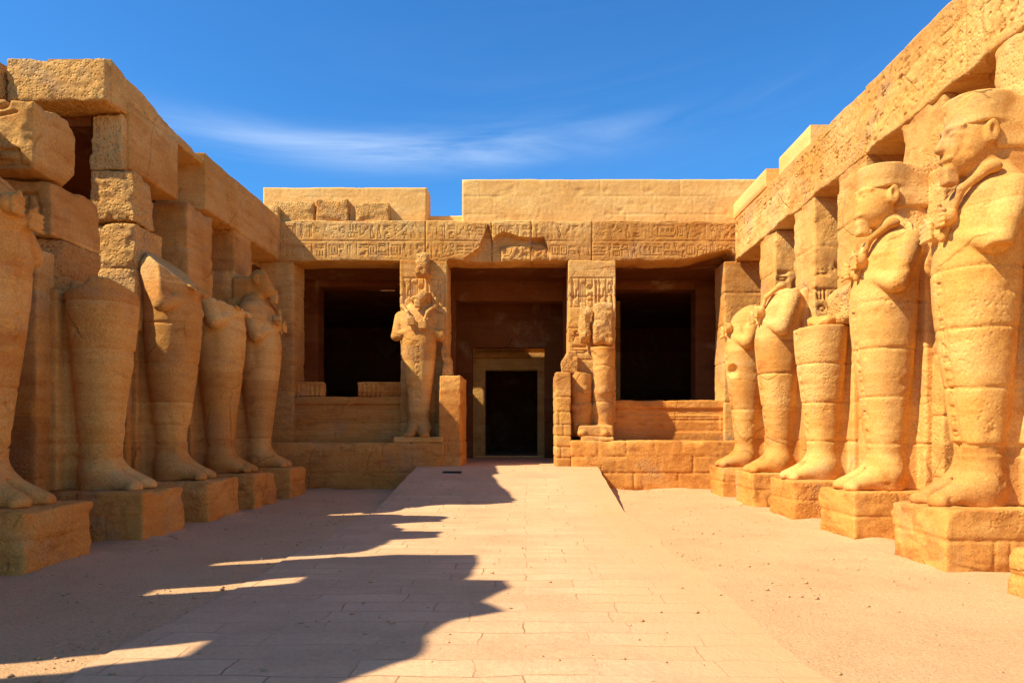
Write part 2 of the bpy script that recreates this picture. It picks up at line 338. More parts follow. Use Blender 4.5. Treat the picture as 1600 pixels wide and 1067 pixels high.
# slab with a dense, carved front: runs along unit vector `s` from O, front normal n, thickness th
def slab(name, O, s, n, length, zb, zt, th, mat, root=None, step=.03, depth=None, top=None, bot=None, rough=.012, seed=1, sharp=50, edge=.03):
    O = np.array(O, float); s = np.array(s, float); n = np.array(n, float)
    nx = max(int(length / step), 2); nz_ = max(int((zt - zb) / step), 2)
    S = np.linspace(0, length, nx + 1); T = np.linspace(0, 1, nz_ + 1)
    SS, TT = np.meshgrid(S, T)
    tp = zt + (top(S) if top else 0 * S); bt = zb + (bot(S) if bot else 0 * S)
    ZZ = bt[None, :] + (tp - bt)[None, :] * TT
    W = P3(O[0] + s[0] * SS, O[1] + s[1] * SS, ZZ)
    h = rough * fbm(W, 2.2, 4, seed) * 1.6 + rough * .5 * vn(W, 14, seed + 9)
    h = h.reshape(SS.shape)
    if depth is not None: h = h - depth(SS, ZZ)
    e = np.minimum(np.minimum(SS, length - SS), np.minimum(ZZ - bt[None], tp[None] - ZZ))
    h = h - edge * np.clip(1 - e / (edge * 1.2), 0, 1) ** 2
    V1 = W + n * h.reshape(-1, 1)
    Wb = W.copy(); V2 = Wb - n * th
    Nn = len(V1); k = nx + 1
    a = (np.arange(nz_)[:, None] * k + np.arange(nx)[None]).ravel()
    q = np.stack([a, a + 1, a + k + 1, a + k], 1)
    zc = np.cross(s, [0, 0, 1]); fr = np.dot(zc, n) > 0
    Q1 = q if fr else q[:, ::-1]
    Q = [Q1, (q[:, ::-1] if fr else q) + Nn]
    row0 = np.arange(nx + 1); rowT = nz_ * k + row0; colL = np.arange(nz_ + 1) * k; colR = colL + nx
    for ed, fl in ((row0, 0), (rowT, 1), (colL, 1), (colR, 0)):
        A, B = ed[:-1], ed[1:]; qq = np.stack([B, A, A + Nn, B + Nn], 1)
        if fl: qq = qq[:, ::-1]
        Q.append(qq if fr else qq[:, ::-1])
    V = np.concatenate([V1, V2]); Q = np.concatenate(Q)
    return link_mesh(name, V, Q, mat, root, sharp)

# worn masonry block as distance field.  jz: heights of bed joints; jv: list of (z0,z1,axis,pos) head joints
def block(name, lo, hi, mat, root=None, h=.035, rough=.02, wear=.05, rnd=.015, jz=(), jv=(), seed=1, cuts=(), extra=None, jd=.025):
    lo = np.array(lo, float); hi = np.array(hi, float); c = (lo + hi) / 2; e = (hi - lo) / 2
    def fn(P):
        q = abs(P - c) - (e - rnd); d = np.linalg.norm(np.maximum(q, 0), axis=1) + np.minimum(q.max(1), 0) - rnd
        m_ = abs(d) < .45; Pm = P[m_]; dm = d[m_]
        ed = np.sort(np.maximum(q[m_], -9), axis=1)[:, 1]       # second largest: closeness to an edge
        f = fbm(Pm, 1.8, 4, seed)
        dm = dm + rough * (.8 * f + .5 * vn(Pm, 11, seed + 5)) + .75 * wear * np.clip(f * 1.6 + .1, 0, 1) * np.clip((ed + .16) / .16, 0, 1)
        for z in jz:
            zz = Pm[:, 2] - z - .01 * vn(Pm * [1, 1, 0], 2, seed + 3); dm = dm + jd * np.exp(-(zz / .02) ** 2)
        for (z0, z1, ax, pos) in jv:
            g = (Pm[:, 2] > z0) & (Pm[:, 2] < z1); dm = dm + jd * g * np.exp(-((Pm[:, ax] - pos) / .02) ** 2)
        for (p, nn, amp) in cuts:
            nn = np.array(nn, float); nn /= np.linalg.norm(nn)
            dm = np.maximum(dm, (Pm - np.array(p)) @ nn + amp * fbm(Pm, 2.5, 3, seed + 31))
        if extra: dm = extra(Pm, dm)
        d[m_] = dm; return d
    V, Q = nets(fn, lo - .02, hi + .02, h)
    return link_mesh(name, V, Q, mat, root)

# ------------------------------------------------------------------ geometry constants
XR, XL, YF, YB = 5.93, -6.96, 20.9, 19.8
PIL = [8.2, 10.5, 12.88, 15.2, 17.6]            # near edges of the side pillars
PW = 1.2; ZA, ZT = 6.4, 7.6
rng = random.Random(5)

# ================================================================== SETTING
gx = np.concatenate([[-300, -60, -20], np.linspace(-9, 8, 240), [20, 60, 300]]); gy = np.concatenate([[-300, -60, -10], np.linspace(1, 21, 280), [24, 60, 300]])
GX, GY = np.meshgrid(gx, gy); PP = P3(GX, GY, GX * 0)
inn = (PP[:, 0] > -8.9) & (PP[:, 0] < 7.9) & (PP[:, 1] > 1.05) & (PP[:, 1] < 20.9)
hz = np.where(inn, .016 * fbm(PP, .7, 4, 3) + .006 * vn(PP, 5, 4), 0) - .004
hz = hz - .03 * np.clip((2.25 - abs(PP[:, 0] + .5)) / .3, 0, 1)
for (xa_, xb_) in ((-7.1, -5.5), (4.7, 6.0)):
    for y_ in PIL:
        dq = np.hypot(np.maximum(np.maximum(xa_ - PP[:, 0], PP[:, 0] - xb_), 0), np.maximum(np.maximum(y_ - PP[:, 1], PP[:, 1] - y_ - 1.3), 0))
        hz = hz + .07 * np.exp(-dq / .14) * np.clip(.45 + fbm(PP, 1.6, 3, 12), 0, 1)
dq = np.maximum(YB - PP[:, 1], 0); hz = np.where(inn, hz + .08 * np.exp(-dq / .2) * np.clip(.4 + fbm(PP, 1.3, 3, 13), 0, 1), hz)
k = len(gx); a = (np.arange(len(gy) - 1)[:, None] * k + np.arange(k - 1)[None]).ravel()
g = link_mesh('court_ground', np.stack([PP[:, 0], PP[:, 1], hz], 1), np.stack([a, a + 1, a + k + 1, a + k], 1), M_sandg)
tag(g, kind='structure')
# paved walkway rising as a ramp to the doorway
def path_z(y): return .010 + np.clip((y - 14.3) / 5.5, 0, 1) * .61
xs = np.linspace(-2.95, 1.92, 90); ys = np.linspace(-3, 20.6, 260)
GX, GY = np.meshgrid(xs, ys); PP = P3(GX, GY, GX * 0)
zz = path_z(PP[:, 1]) + .010 * fbm(PP, .9, 3, 8)
xx = PP[:, 0] + np.where((abs(PP[:, 0] + 2.95) < .01) | (abs(PP[:, 0] - 1.92) < .01), np.where(PP[:, 1] > 13.3, .02, .09) * fbm(PP * [0, 1, 0] + [0, 0, 3.0], 1.3, 5, 2), 0)
V1 = np.stack([xx, PP[:, 1], zz], 1); V2 = V1.copy(); V2[:, 2] = -.1
k = 90; n_ = len(V1); a = (np.arange(259)[:, None] * k + np.arange(89)[None]).ravel()
Q = [np.stack([a, a + 1, a + k + 1, a + k], 1)]
for ed, fl in ((np.arange(90), 0), (259 * k + np.arange(90), 1), (np.arange(260) * k, 1), (np.arange(260) * k + 89, 0)):
    A, B = ed[:-1], ed[1:]; q = np.stack([B, A, A + n_, B + n_], 1); Q.append(q[:, ::-1] if fl else q)
tag(link_mesh('paved_path', np.concatenate([V1, V2]), np.concatenate(Q), M_pave, sharp=40), kind='structure')
def boxmesh(lo, hi):
    x0, y0, z0 = lo; x1, y1, z1 = hi
    V = [(x, y, z) for z in (z0, z1) for y in (y0, y1) for x in (x0, x1)]
    return V, [(0, 2, 3, 1), (4, 5, 7, 6), (0, 1, 5, 4), (2, 6, 7, 3), (0, 4, 6, 2), (1, 3, 7, 5)]
def box(name, lo, hi, mat, root=None): return link_mesh(name, *boxmesh(lo, hi), mat, root, 30)
tag(box('temple_floor', (-10.6, 20.6, .0), (9.6, 36, .63), M_pave), kind='structure')

# ================================================================== TERRACES in front of the facade
def terrace(x0, x1, ztop, label, seed, jv):
    t = thing('stone_terrace', ((x0 + x1) / 2, YB, 0), label, 'terrace')
    jz = (.45, .9)
    block('masonry', (x0, YB, -.05), (x1, 20.62, ztop), M_low, t, h=.04, rough=.02, wear=.12, jz=jz, seed=seed, jv=jv)
    return t
t = terrace(-8.0, -2.22, 1.26, 'shaded low stone terrace under the open bay left of the central doorway', 11,
        [(0, .45, 0, -5.6), (0, .45, 0, -4.0), (.45, .9, 0, -6.3), (.45, .9, 0, -4.8), (.45, .9, 0, -3.1), (.9, 1.4, 0, -5.5), (.9, 1.4, 0, -3.9), (.9, 1.4, 0, -3.1)])
t = terrace(1.2, 7.0, 1.32, 'sunlit low stone terrace under the open bay right of the central doorway', 12,
        [(0, .45, 0, 2.9), (0, .45, 0, 4.1), (.45, .9, 0, 2.4), (.45, .9, 0, 3.6), (.45, .9, 0, 4.5), (.9, 1.4, 0, 1.95), (.9, 1.4, 0, 2.7), (.9, 1.4, 0, 3.45), (.9, 1.4, 0, 4.2)])

# ================================================================== FACADE
def fx(x): return (x - VX) * YF / F
def fz(y): return EYE + (VY - y) * YF / F
# architrave with two registers of inscriptions, broken away over the door
x0f, x1f = XL - .9, XR + .9
LW = x1f - x0f; zb, zt = fz(408), fz(345)
R = Relief(LW, zt - zb + .1); HH = zt - zb
mid = HH * .5
R.seg(0, mid, LW, mid, w=.02, dep=.03); R.seg(0, HH - .04, LW, HH - .04, w=.015, dep=.02); R.seg(0, .06, LW, .06, w=.015, dep=.02)
R.row(1, .1, LW - .1, .1, mid - .04, 1.0); R.row(2, .1, LW - .1, mid + .05, HH - .08, 1.0)
arch = thing('facade_architrave', ((x0f + x1f) / 2, YF, zb), 'long carved stone lintel with two bands of hieroglyphs, broken away above the doorway', 'lintel')
joints = [fx(665), fx(768), fx(830), fx(925)]
def broken(X, Zz):
    # patch where the carved face has fallen off; pixel polygon turned into facade metres
    px = X * F / YF + VX; py = VY - (Zz - EYE) * F / YF
    nzv = fbm(P3(X * 3, Zz * 3, X * 0), 1.0, 3, 7).reshape(X.shape)
    top_ = np.interp(px, [725, 748, 762, 770, 785, 815, 850, 862], [404, 385, 350, 372, 362, 370, 368, 400]) + nzv * 5
    inside = np.clip((py - top_) / 2.5, 0, 1) * np.clip((px - 725 + nzv * 3) / 2, 0, 1) * np.clip((862 - px + nzv * 4) / 2.5, 0, 1)
    fill = np.clip((py - (383 - nzv * 9)) / 3, 0, 1) * np.clip((px - 782) / 2, 0, 1)
    rough = .06 * (fbm(P3(X, Zz, X * 0), 5, 4, 3).reshape(X.shape) + .5)
    return inside * (.24 - .14 * fill * 1 + rough * fill)
edges = [x0f] + joints + [x1f]
for i, (a0, a1) in enumerate(zip(edges, edges[1:])):
    def dep(S, Zz, a0=a0):
        X = S + a0; r = R.sample(X - x0f, Zz - zb)
        wn_ = fbm(P3(X, Zz, X * 0), 1.4, 3, 21).reshape(X.shape)
        r = r * np.clip(1.15 - 1.5 * np.clip(wn_, 0, 1), .25, 1) + .03 * np.clip(wn_ - .15, 0, 1)
        return r * .62 + broken(X, Zz)
    def bt(S, a0=a0):
        px = (S + a0) * F / YF + VX; w = fbm(P3(S + a0, S * 0, S * 0), 1.7, 4, 5)
        return np.where((px > 962) & (px < 1150), .07 * (w + .1) + np.interp(px, [960, 1080, 1118, 1142, 1160], [0, .04, .26, .34, 0]), .035 * w + np.where((px > 700) & (px < 890), .03, 0))
    def tpf(S, a0=a0): return .03 * fbm(P3(S + a0, S * 0 + 4, S * 0), 2.2, 4, 6)
    slab('lintel_block', (a0 + .004, YF, 0), (1, 0, 0), (0, -1, 0), a1 - a0 - .008, zb, zt, 1.0, M_sand, arch, step=.02, depth=dep, top=tpf, bot=bt, rough=.012, seed=40 + i)

# parapets on top of the facade (set back a little)
def courses(xa, seed):
    def f(S, Zz):
        X = S + xa; row = np.floor(Zz / .52); msk = np.clip(fbm(P3(X, Zz, X * 0), .9, 3, seed + 2).reshape(X.shape) * 3 + .4, 0, 1)
        dz_ = abs(Zz / .52 - np.round(Zz / .52)) * .52; q = (X + row * .37) / 1.15; dx_ = abs(q - np.round(q)) * 1.15
        chip = np.clip(fbm(P3(X, Zz, X * 0), 2.6, 3, seed + 5).reshape(X.shape) * 2 - .7, 0, 1) * .03
        return msk * .012 * (np.exp(-(dz_ / .018) ** 2) + np.exp(-(dx_ / .018) ** 2)) + chip
    return f
def parapet(xa, xb, z0, z1, Y0, label, seed, th=.8, name='parapet_wall'):
    o = slab(name, (xa, Y0, 0), (1, 0, 0), (0, -1, 0), xb - xa, z0, z1, th, M_plas, None, step=.03, rough=.008, seed=seed, depth=courses(xa, seed),
             top=lambda S: .012 * fbm(P3(S + xa, S * 0, S * 0), 1.5, 3, seed) - .05 * np.clip(fbm(P3(S + xa, S * 0 + 9, S * 0), 2.5, 3, seed) * 2 - .7, 0, 1))
    return tag(o, label, 'wall')
YP = YF + .35; sp = YP / F
parapet((411 - VX) * sp, (667 - VX) * sp, zt - .02, EYE + (VY - 293) * sp, YP, 'plain plastered parapet wall above the left half of the carved lintel', 51)
YP2 = YF + .25; sp = YP2 / F
parapet((722 - VX) * sp, 7.6, zt - .02, EYE + (VY - 280) * sp, YP2, 'long taller plastered parapet wall above the right half of the carved lintel', 52)
parapet((667 - VX) * sp - .3, (722 - VX) * sp + .1, zt - .02, EYE + (VY - 329) * sp, YF + .75, 'low plastered wall filling the gap between the two parapets', 53, .3)
box_ = [(425, 490, 312, 343), (492, 543, 310, 333), (552, 607, 316, 344)]
for i, (a0, a1, b0, b1) in enumerate(box_):
    Yq = YF + .02
    o = block('stone_block', ((a0 - VX) * Yq / F, Yq + (.05 if i else .1), zt - .03), ((a1 - VX) * Yq / F, Yq + .36, EYE + (VY - b0) * Yq / F), M_rough, None, h=.03, rough=.035, wear=.10, seed=60 + i)
    tag(o, ['rough eroded block at the left end of the lintel top', 'rough squared block in the middle of the lintel top row', 'rough block farthest right of the row on the lintel top'][i], 'stone block', 'loose blocks on the lintel')
o = block('stone_block', ((412 - VX) * YF / F, YF - .1, zt - .02), ((437 - VX) * YF / F, YF + .3, zt + .42), M_rough, None, h=.03, rough=.03, wear=.1, seed=66, cuts=[((-6.95, YF, zt + .3), (1, 0, .9), .03)])
tag(o, 'slanted broken block at the corner where left beam meets the lintel', 'stone block')

# facade pillars
TER = 1.29
def pil_relief(w, h, seed, k=1.4, rows=((.5, .85),)):
    r = Relief(w, h); 
    for i, (p, q) in enumerate(rows): r.row(seed + i, .06, w - .06, h * p, h * q, k)
    return r
RP = Relief(1.36, 5.2)
[RP.glyph(random.Random(900 + i), .14 + .19 * i, 3.86, .17, .7, 1.5) for i in range(6)]; [RP.seg(.12 + .19 * i, 3.84, .12 + .19 * i, 4.58, w=.02, dep=.045) for i in range(7)]; RP.row(78, .1, 1.26, 2.4, 3.2, 1.2); RP.seg(.08, 3.8, 1.28, 3.8, w=.02, dep=.03); RP.seg(.08, 4.62, 1.28, 4.62, w=.02, dep=.03)
def carve_front(rel, x0, z0, yface):
    def ex(P, d):
        return d + rel.sample(P[:, 0] - x0, P[:, 2] - z0) * (abs(P[:, 1] - yface) < .12)
    return ex
for i, (a0, a1) in enumerate(((625, 699), (888, 962))):
    xa, xb = fx(a0), fx(a1)
    t = thing('facade_pillar', ((xa + xb) / 2, YF, TER), ['square facade pillar left of the central doorway behind the armed statue', 'square facade pillar right of the central doorway with carved panel near its top'][i], 'pillar', 'square pillars of the facade')
    block('shaft', (xa, YF - .02, TER - .1), (xb, YF + 1.15, zb + .02), M_sand, t, h=.025, rough=.012, wear=.06, jz=(1.8, 2.7, 3.6, 4.5, 5.4), seed=70 + i,
          extra=carve_front(RP, xa, TER, YF - .02))
# narrow corner piers at both ends
for i, (xa, xb) in enumerate(((XL, fx(458)), (fx(1132), XR + .3))):
    t = thing('corner_pier', ((xa + xb) / 2, YF, TER), ['narrow shaded pier at the left end of the facade', 'narrow sunlit pier at the right end of the facade'][i], 'pier', None)
    block('shaft', (xa - (.6 if i == 0 else 0), YF + .03, TER - .1), (xb + (.75 if i else 0), YF + 1.1, zb + .01), M_sand, t, h=.035, rough=.012, wear=.05, jz=(2.4, 3.5, 4.6, 5.5), seed=75 + i)

# screen walls closing the lower part of the side bays
def screen(x0, x1, ztop, notch, label, seed):
    t = thing('screen_wall', ((x0 + x1) / 2, 20.6, TER), label, 'wall', None)
    yf = YF + .12
    def ex(P, d):
        z = P[:, 2]; d = d + .05 * ((z > ztop - .43) & (z < ztop - .24) & (P[:, 1] < yf + .1))
        d = d + .03 * ((z < ztop - .46) & (z > TER + .28) & (P[:, 0] > x0 + .25) & (P[:, 0] < x1 - .25) & (P[:, 1] < yf + .1))
        return d
    block('wall_body', (x0 - .02, yf, TER - .1), (x1 + .02, yf + .5, ztop), M_low, t, h=.028, rough=.014, wear=.04, jz=(ztop - .24, ztop - .45, TER + .28, TER + .6), seed=seed, extra=ex)
    return t
t = screen(fx(445), fx(626), fz(619), None, 'shaded low screen wall with fluted coping stones in the left bay', 81)
for i, (a0, a1) in enumerate(((445, 503), (556, 626))):
    xa, xb = fx(a0), fx(a1); zq = fz(619)
    ph = xa
    def ex(P, d, xa=xa):
        return d + .03 * (np.cos((P[:, 0] - xa) * 2 * math.pi / .13) > .35) * (P[:, 1] < YF + .25) * (P[:, 2] < zq + .36) * (vn(P, 3, 4) > -.45)
    block('coping_stone', (xa, YF + .14, zq + .003), (xb, YF + .5, fz(596)), M_low, t, h=.02, rough=.012, wear=.04, seed=83 + i, extra=ex)
t = screen(fx(962), fx(1140), fz(625), None, 'sunlit low screen wall with plain top in the right bay', 85)

# jamb walls flanking the ramp head
for i, (xa, xb, zt_) in enumerate(((-2.36, -1.76, fz(590)), (.80, 1.22, fz(585)))):
    t = thing('doorway_jamb', ((xa + xb) / 2, YB, .6), ['low plastered jamb wall on the left side of the doorway', 'low sunlit brick jamb wall on the right side of the doorway'][i], 'wall')
    block('masonry', (xa, 19.92, .55), (xb, YF + .9, zt_), M_low if i == 0 else M_sand, t, h=.025, rough=.01, wear=.05, seed=90 + i,
          jz=(1.3,) if i == 0 else (.85, 1.15, 1.45, 1.75, 2.1, 2.5), jv=[] if i == 0 else [(.85, 1.15, 0, .95), (1.45, 1.75, 0, 1.02), (1.75, 2.1, 0, .9)])
# ragged remains on the door side of the left pillar, and the stone on the right jamb
o = block('stone_fragment', (-2.34, 20.35, fz(590) + .003), (-2.04, YF - .05, 4.1), M_rough, None, h=.025, rough=.04, wear=.10, seed=95, cuts=[((-2.10, 20.6, 3.5), (1, 0, .35), .06)])
tag(o, 'ragged remains of a carved slab standing on the left jamb against the pillar', 'stone fragment')
o = block('stone_fragment', (.98, 20.25, fz(585) + .003), (1.42, YF - .05, fz(550)), M_rough, None, h=.025, rough=.03, wear=.08, seed=96, cuts=[((.98, 20.6, 3.5), (-1, 0, .6), .04)])
tag(o, 'pale broken stone standing on top of the right jamb wall', 'stone fragment')

# ------------------------------------------------------------------ interior behind the facade
# roof slabs over the vestibule with two gaps that let sun strips reach the door wall
roof = thing('inner_hall', (-.5, 24, .63), 'dark roofed hall behind the facade with a sun patched inner doorway', 'hall')
ZR = 6.52
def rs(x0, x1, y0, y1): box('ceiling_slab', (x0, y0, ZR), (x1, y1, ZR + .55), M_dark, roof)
YD = 27.3
def back(px, py):                     # point of the roof plane whose light reaches this point of the door wall
    X_ = (px - VX) * YD / F; Z_ = EYE + (VY - py) * YD / F; tt = (ZR - Z_) / 1.13
    return X_ - tt, YD - .42 * tt
ga = back(808, 556); gb = back(851, 603)
rs(-10.6, 9.6, YF + .98, 25.62); rs(-10.6, -5.62, 25.62, 26.05); rs(-4.62, 9.6, 25.62, 26.05)
rs(-10.6, ga[0], 26.05, 26.48); rs(.6, 9.6, 26.05, 26.48)
rs(-10.6, 9.6, 26.48, 36)
# inner front wall of the hall (second wall) with openings
YI = 24.2
def sx(x, Y): return (x - VX) * Y / F
def sz(y, Y): return EYE + (VY - y) * Y / F
iw = fr = dw = bw = roof
L1, L2 = sx(497, YI), sx(640, YI); Cc1, Cc2 = sx(712, YI), sx(880, YI); R1_, R2_ = sx(950, YI), sx(1087, YI)
for (xa, xb, za, zb_) in ((-10.5, L1, .63, ZR), (L2, Cc1, .63, ZR), (Cc2, R1_, .63, ZR), (R2_, 9.5, .63, ZR),
                         (L1, L2, sz(447, YI), ZR), (Cc1, Cc2, sz(470, YI), ZR), (R1_, R2_, sz(452, YI), ZR)):
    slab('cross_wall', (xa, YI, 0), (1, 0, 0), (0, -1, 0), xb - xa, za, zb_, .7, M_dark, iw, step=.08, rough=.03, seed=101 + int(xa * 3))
# door wall
d1, d2, dz = sx(758, YD), sx(840, YD), sz(578, YD)
for (xa, xb, za, zb_) in ((-4, d1, .63, dz), (d2, 3.5, .63, dz), (-4, 3.5, dz, 6.4)):
    slab('door_wall', (xa, YD, 0), (1, 0, 0), (0, -1, 0), xb - xa, za, zb_, .6, M_sand, dw, step=.06, rough=.008, seed=111)
# frame nearer to us
YQ = 26.6 - .9
e1, e2, ez = sx(738, YQ), sx(851, YQ), sz(543, YQ)
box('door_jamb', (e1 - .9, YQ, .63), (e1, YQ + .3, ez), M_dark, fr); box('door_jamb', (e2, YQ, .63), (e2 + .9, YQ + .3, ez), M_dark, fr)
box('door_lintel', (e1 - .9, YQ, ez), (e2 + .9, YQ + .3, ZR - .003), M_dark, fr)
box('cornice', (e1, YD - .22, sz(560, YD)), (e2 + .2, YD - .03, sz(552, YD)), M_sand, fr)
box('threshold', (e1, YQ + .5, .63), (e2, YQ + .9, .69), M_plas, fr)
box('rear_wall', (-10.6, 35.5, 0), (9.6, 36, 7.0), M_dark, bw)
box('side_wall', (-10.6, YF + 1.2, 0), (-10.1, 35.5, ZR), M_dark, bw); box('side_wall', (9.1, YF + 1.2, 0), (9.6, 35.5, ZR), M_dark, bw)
box('iron_grate', (sx(693, 19), 18.75, path_z(18.8) + .004), (sx(722, 19), 18.95, path_z(18.9) + .03), M_iron)
tag(bpy.data.objects['iron_grate'], 'thin dark metal strip lying on the ramp near the doorway', 'metal strip')

# ================================================================== SIDE PORTICOS
# right architrave: three long beams with incised signs
def archtop(seed, amp): return lambda S: amp * fbm(P3(S, S * 0, S * 0 + seed), 1.0, 5, seed)
def beam(name, side, y0, y1, zb_, zt_, root, rel, seed, th=1.1, x=None, top=None, bot=None, mat=None, step=.03, rough=.02, dep=None):
    x = x if x is not None else (XR if side > 0 else XL)
    def dp(S, Zz):
        r = 0 * S
        if rel is not None: r = rel.sample((S + y0) - rel.y0, Zz - ZA)
        w = fbm(P3(S + y0, Zz, S * 0), 1.2, 3, seed + 3).reshape(S.shape)
        r = r * np.clip(1.1 - 1.6 * np.clip(w, 0, 1), .2, 1) + .05 * np.clip(w - .25, 0, 1)
        if dep: r = r + dep(S + y0, Zz)
        return r
    return slab(name, (x, y0 + .004, 0), (0, 1, 0), (-side, 0, 0), y1 - y0 - .008, zb_, zt_, th, mat or M_sand, root, step=step, depth=dp, top=top, bot=bot, rough=rough, seed=seed)
RR = Relief(19, 1.2, .012); RR.y0 = 2.0
RR.row(5, .1, 18.8, .12, .56, .85); RR.row(6, .1, 18.8, .62, 1.10, .85)
for i in range(170):
    u, v_ = rng.uniform(0, 18.8), rng.uniform(.1, 1.05); RR.seg(u, v_, u - rng.uniform(.03, .10), v_ + rng.uniform(.06, .16), w=.015, dep=.045)
ra = thing('side_architrave', (XR, 12, ZA), 'long sunlit stone beam with incised signs on the right pillars', 'beam')
cuts = [2.2, 6.6, 9.95, 12.9, 16.6, 20.88]
def rbot(y0, s_):
    def f(S):
        y = S + y0; w = fbm(P3(y, y * 0, y * 0), 1.5, 4, s_)
        g_ = sum(np.exp(-((y - (p + PW + .58)) / .45) ** 4) for p in PIL)    # beam is worn away over the gaps
        return .03 * w + g_ * .045 * np.clip(w * 2 + .2, 0, 1.2) + .015 * fbm(P3(y, y * 0, y * 0), 9, 2, 4)
    return f
for i, (a0, a1) in enumerate(zip(cuts, cuts[1:])):
    beam('beam_block', 1, a0, a1, ZA, ZT, ra, RR, 120 + i, top=archtop(120 + i, .05), bot=rbot(a0, 9), step=.021, rough=.011)
# upper smooth courses at the far right
o = slab('upper_wall', (XR + .01, 18.3, 0), (0, 1, 0), (-1, 0, 0), 2.85, ZT + .06, 8.1, 1.1, M_plas, None, step=.06, rough=.006, seed=131); tag(o, 'smooth plastered upper wall on the right beam next to the parapet', 'wall', 'smooth walls on the right beam')
o = slab('upper_wall', (XR + .34, 16.3, 0), (0, 1, 0), (-1, 0, 0), 1.99, ZT + .06, 8.36, 1.0, M_plas, None, step=.06, rough=.006, seed=132); tag(o, 'taller smooth wall section set back on the right beam', 'wall', 'smooth walls on the right beam')
# pillars on the right
RQ = Relief(1.2, 5.6); RQ.row(31, .08, 1.1, 3.6, 4.3, 1.8); RQ.row(32, .08, 1.1, 4.4, 5.2, 1.5); RQ.row(33, .08, 1.1, 2.8, 3.5, 1.8)
def carve_end(rel, x0, z0, yface):
    def ex(P, d):
        nz2 = fbm(P, 1.3, 2, 3)
        return d + rel.sample(abs(P[:, 0] - x0), P[:, 2] - z0) * (abs(P[:, 1] - yface) < .12) * np.clip(nz2 * 3 + .9, 0, 1)
    return ex
names_r = ['sunlit square pillar behind the nearest right statue with the flat crown', 'sunlit square pillar behind the second right statue with its head',
           'sunlit square pillar behind the headless waist high right statue', 'sunlit square pillar with carved near face behind the fourth right statue',
           'sunlit square pillar behind the farthest right statue']
for i, y in enumerate(PIL):
    t = thing('side_pillar', (XR + .5, y + .6, 0), names_r[i], 'pillar', 'square pillars along the right side')
    block('shaft', (XR + .02, y, -.05), (XR + 1.0, y + PW, ZA + .03), M_sand, t, h=.028 if i < 3 else .035, rough=.02, wear=.09,
          jz=(.9, 1.8, 2.7, 3.6, 4.5, 5.4), jv=[(.9, 1.8, 1, y + .5), (2.7, 3.6, 1, y + .7)], seed=140 + i, extra=carve_end(RQ, XR, .3, y))
o = thing('side_pillar', (XR + .5, 6.4, 0), 'square pillar at the right edge behind the broken plinth', 'pillar', 'square pillars along the right side')
block('shaft', (XR + .02, 5.85, -.05), (XR + 1.0, 7.05, ZA + .03), M_sand, o, h=.04, rough=.02, wear=.09, seed=149, jz=(.9, 1.8, 2.7, 3.6, 4.5, 5.4))
# outer wall + roof of right aisle
aw = thing('aisle_wall', (9.2, 12, 0), 'outer wall and ceiling of the shaded aisle behind the right pillars', 'wall')
slab('masonry', (11.0, 2.2, 0), (0, 1, 0), (-1, 0, 0), 18.6, 0, 7.2, .6, M_sand, aw, step=.12, rough=.03, seed=151)
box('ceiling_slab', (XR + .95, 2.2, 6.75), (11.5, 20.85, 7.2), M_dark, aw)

o = block('torso_fragment', (XR - .33, 12.98, 3.50), (XR + .01, 13.95, 4.3), M_rough, None, h=.025, rough=.05, wear=.14, rnd=.08, seed=308, cuts=[((XR - .33, 13.5, 4.0), (-1, 0, .9), .08)])
tag(o, 'rough torso remnant on the pillar above the waist high right statue', 'stone fragment')
o = block('arm_fragment', (XR - .75, 13.25, 3.47), (XR - .25, 13.75, 3.70), M_stat, None, h=.02, rough=.05, wear=.12, rnd=.09, seed=309, cuts=[((XR - .6, 13.5, 3.66), (-.8, -.3, .9), .05)])
tag(o, 'small broken forearm piece lying on the waist high right statue', 'stone fragment')
# ---- left portico
names_l = ['stub of a square pillar at the left edge behind the nearest left statue', 'stump of a square pillar behind the second left statue',
           'stump of stacked blocks behind the third left statue', 'shaded square pillar behind the fourth left statue', 'shaded square pillar behind the farthest left statue']
tops = [5.5, 4.2, 4.4, 6.32, ZA + .03]
for i, y in enumerate(PIL):
    t = thing('side_pillar', (XL - .5, y + .6, 0), names_l[i], 'pillar', 'square pillars along the left side')
    block('shaft', (XL - 1.05, y, -.05), (XL - .02, y + PW, tops[i]), M_sand, t, h=.03 if i < 3 else .035, rough=.02, wear=.08,
          jz=(.9, 1.8, 2.7, 3.6, 4.5, 5.4), jv=[(.9, 1.8, 1, y + .6), (1.8, 2.7, 1, y + .4), (2.7, 3.6, 1, y + .75)], seed=160 + i,
          extra=(lambda P, d, y=y: np.maximum(d, -(np.maximum(abs(P[:, 1] - y - .28), abs(P[:, 2] - 2.25)) - .09) if False else d)))
for j, (y, y2) in enumerate(((1.7, 2.86), (3.60, 5.36), (6.02, 6.93))):
    t = thing('side_pillar', (XL - .5, y + .6, 0), ['square pillar on the left abreast of the viewer, outside the picture', 'broad pillar on the left nearest to the viewer, outside the picture', 'square pillar on the left outside the picture before the first left statue'][j], 'pillar', 'square pillars along the left side')
    block('shaft', (XL - 1.05, y, -.05), (XL - .02, y2, ZA), M_sand, t, h=.06, rough=.02, wear=.08, seed=168 + j)
la = thing('side_architrave', (XL, 4.5, ZA), 'broken near beam on the left pillars, outside the picture', 'beam')
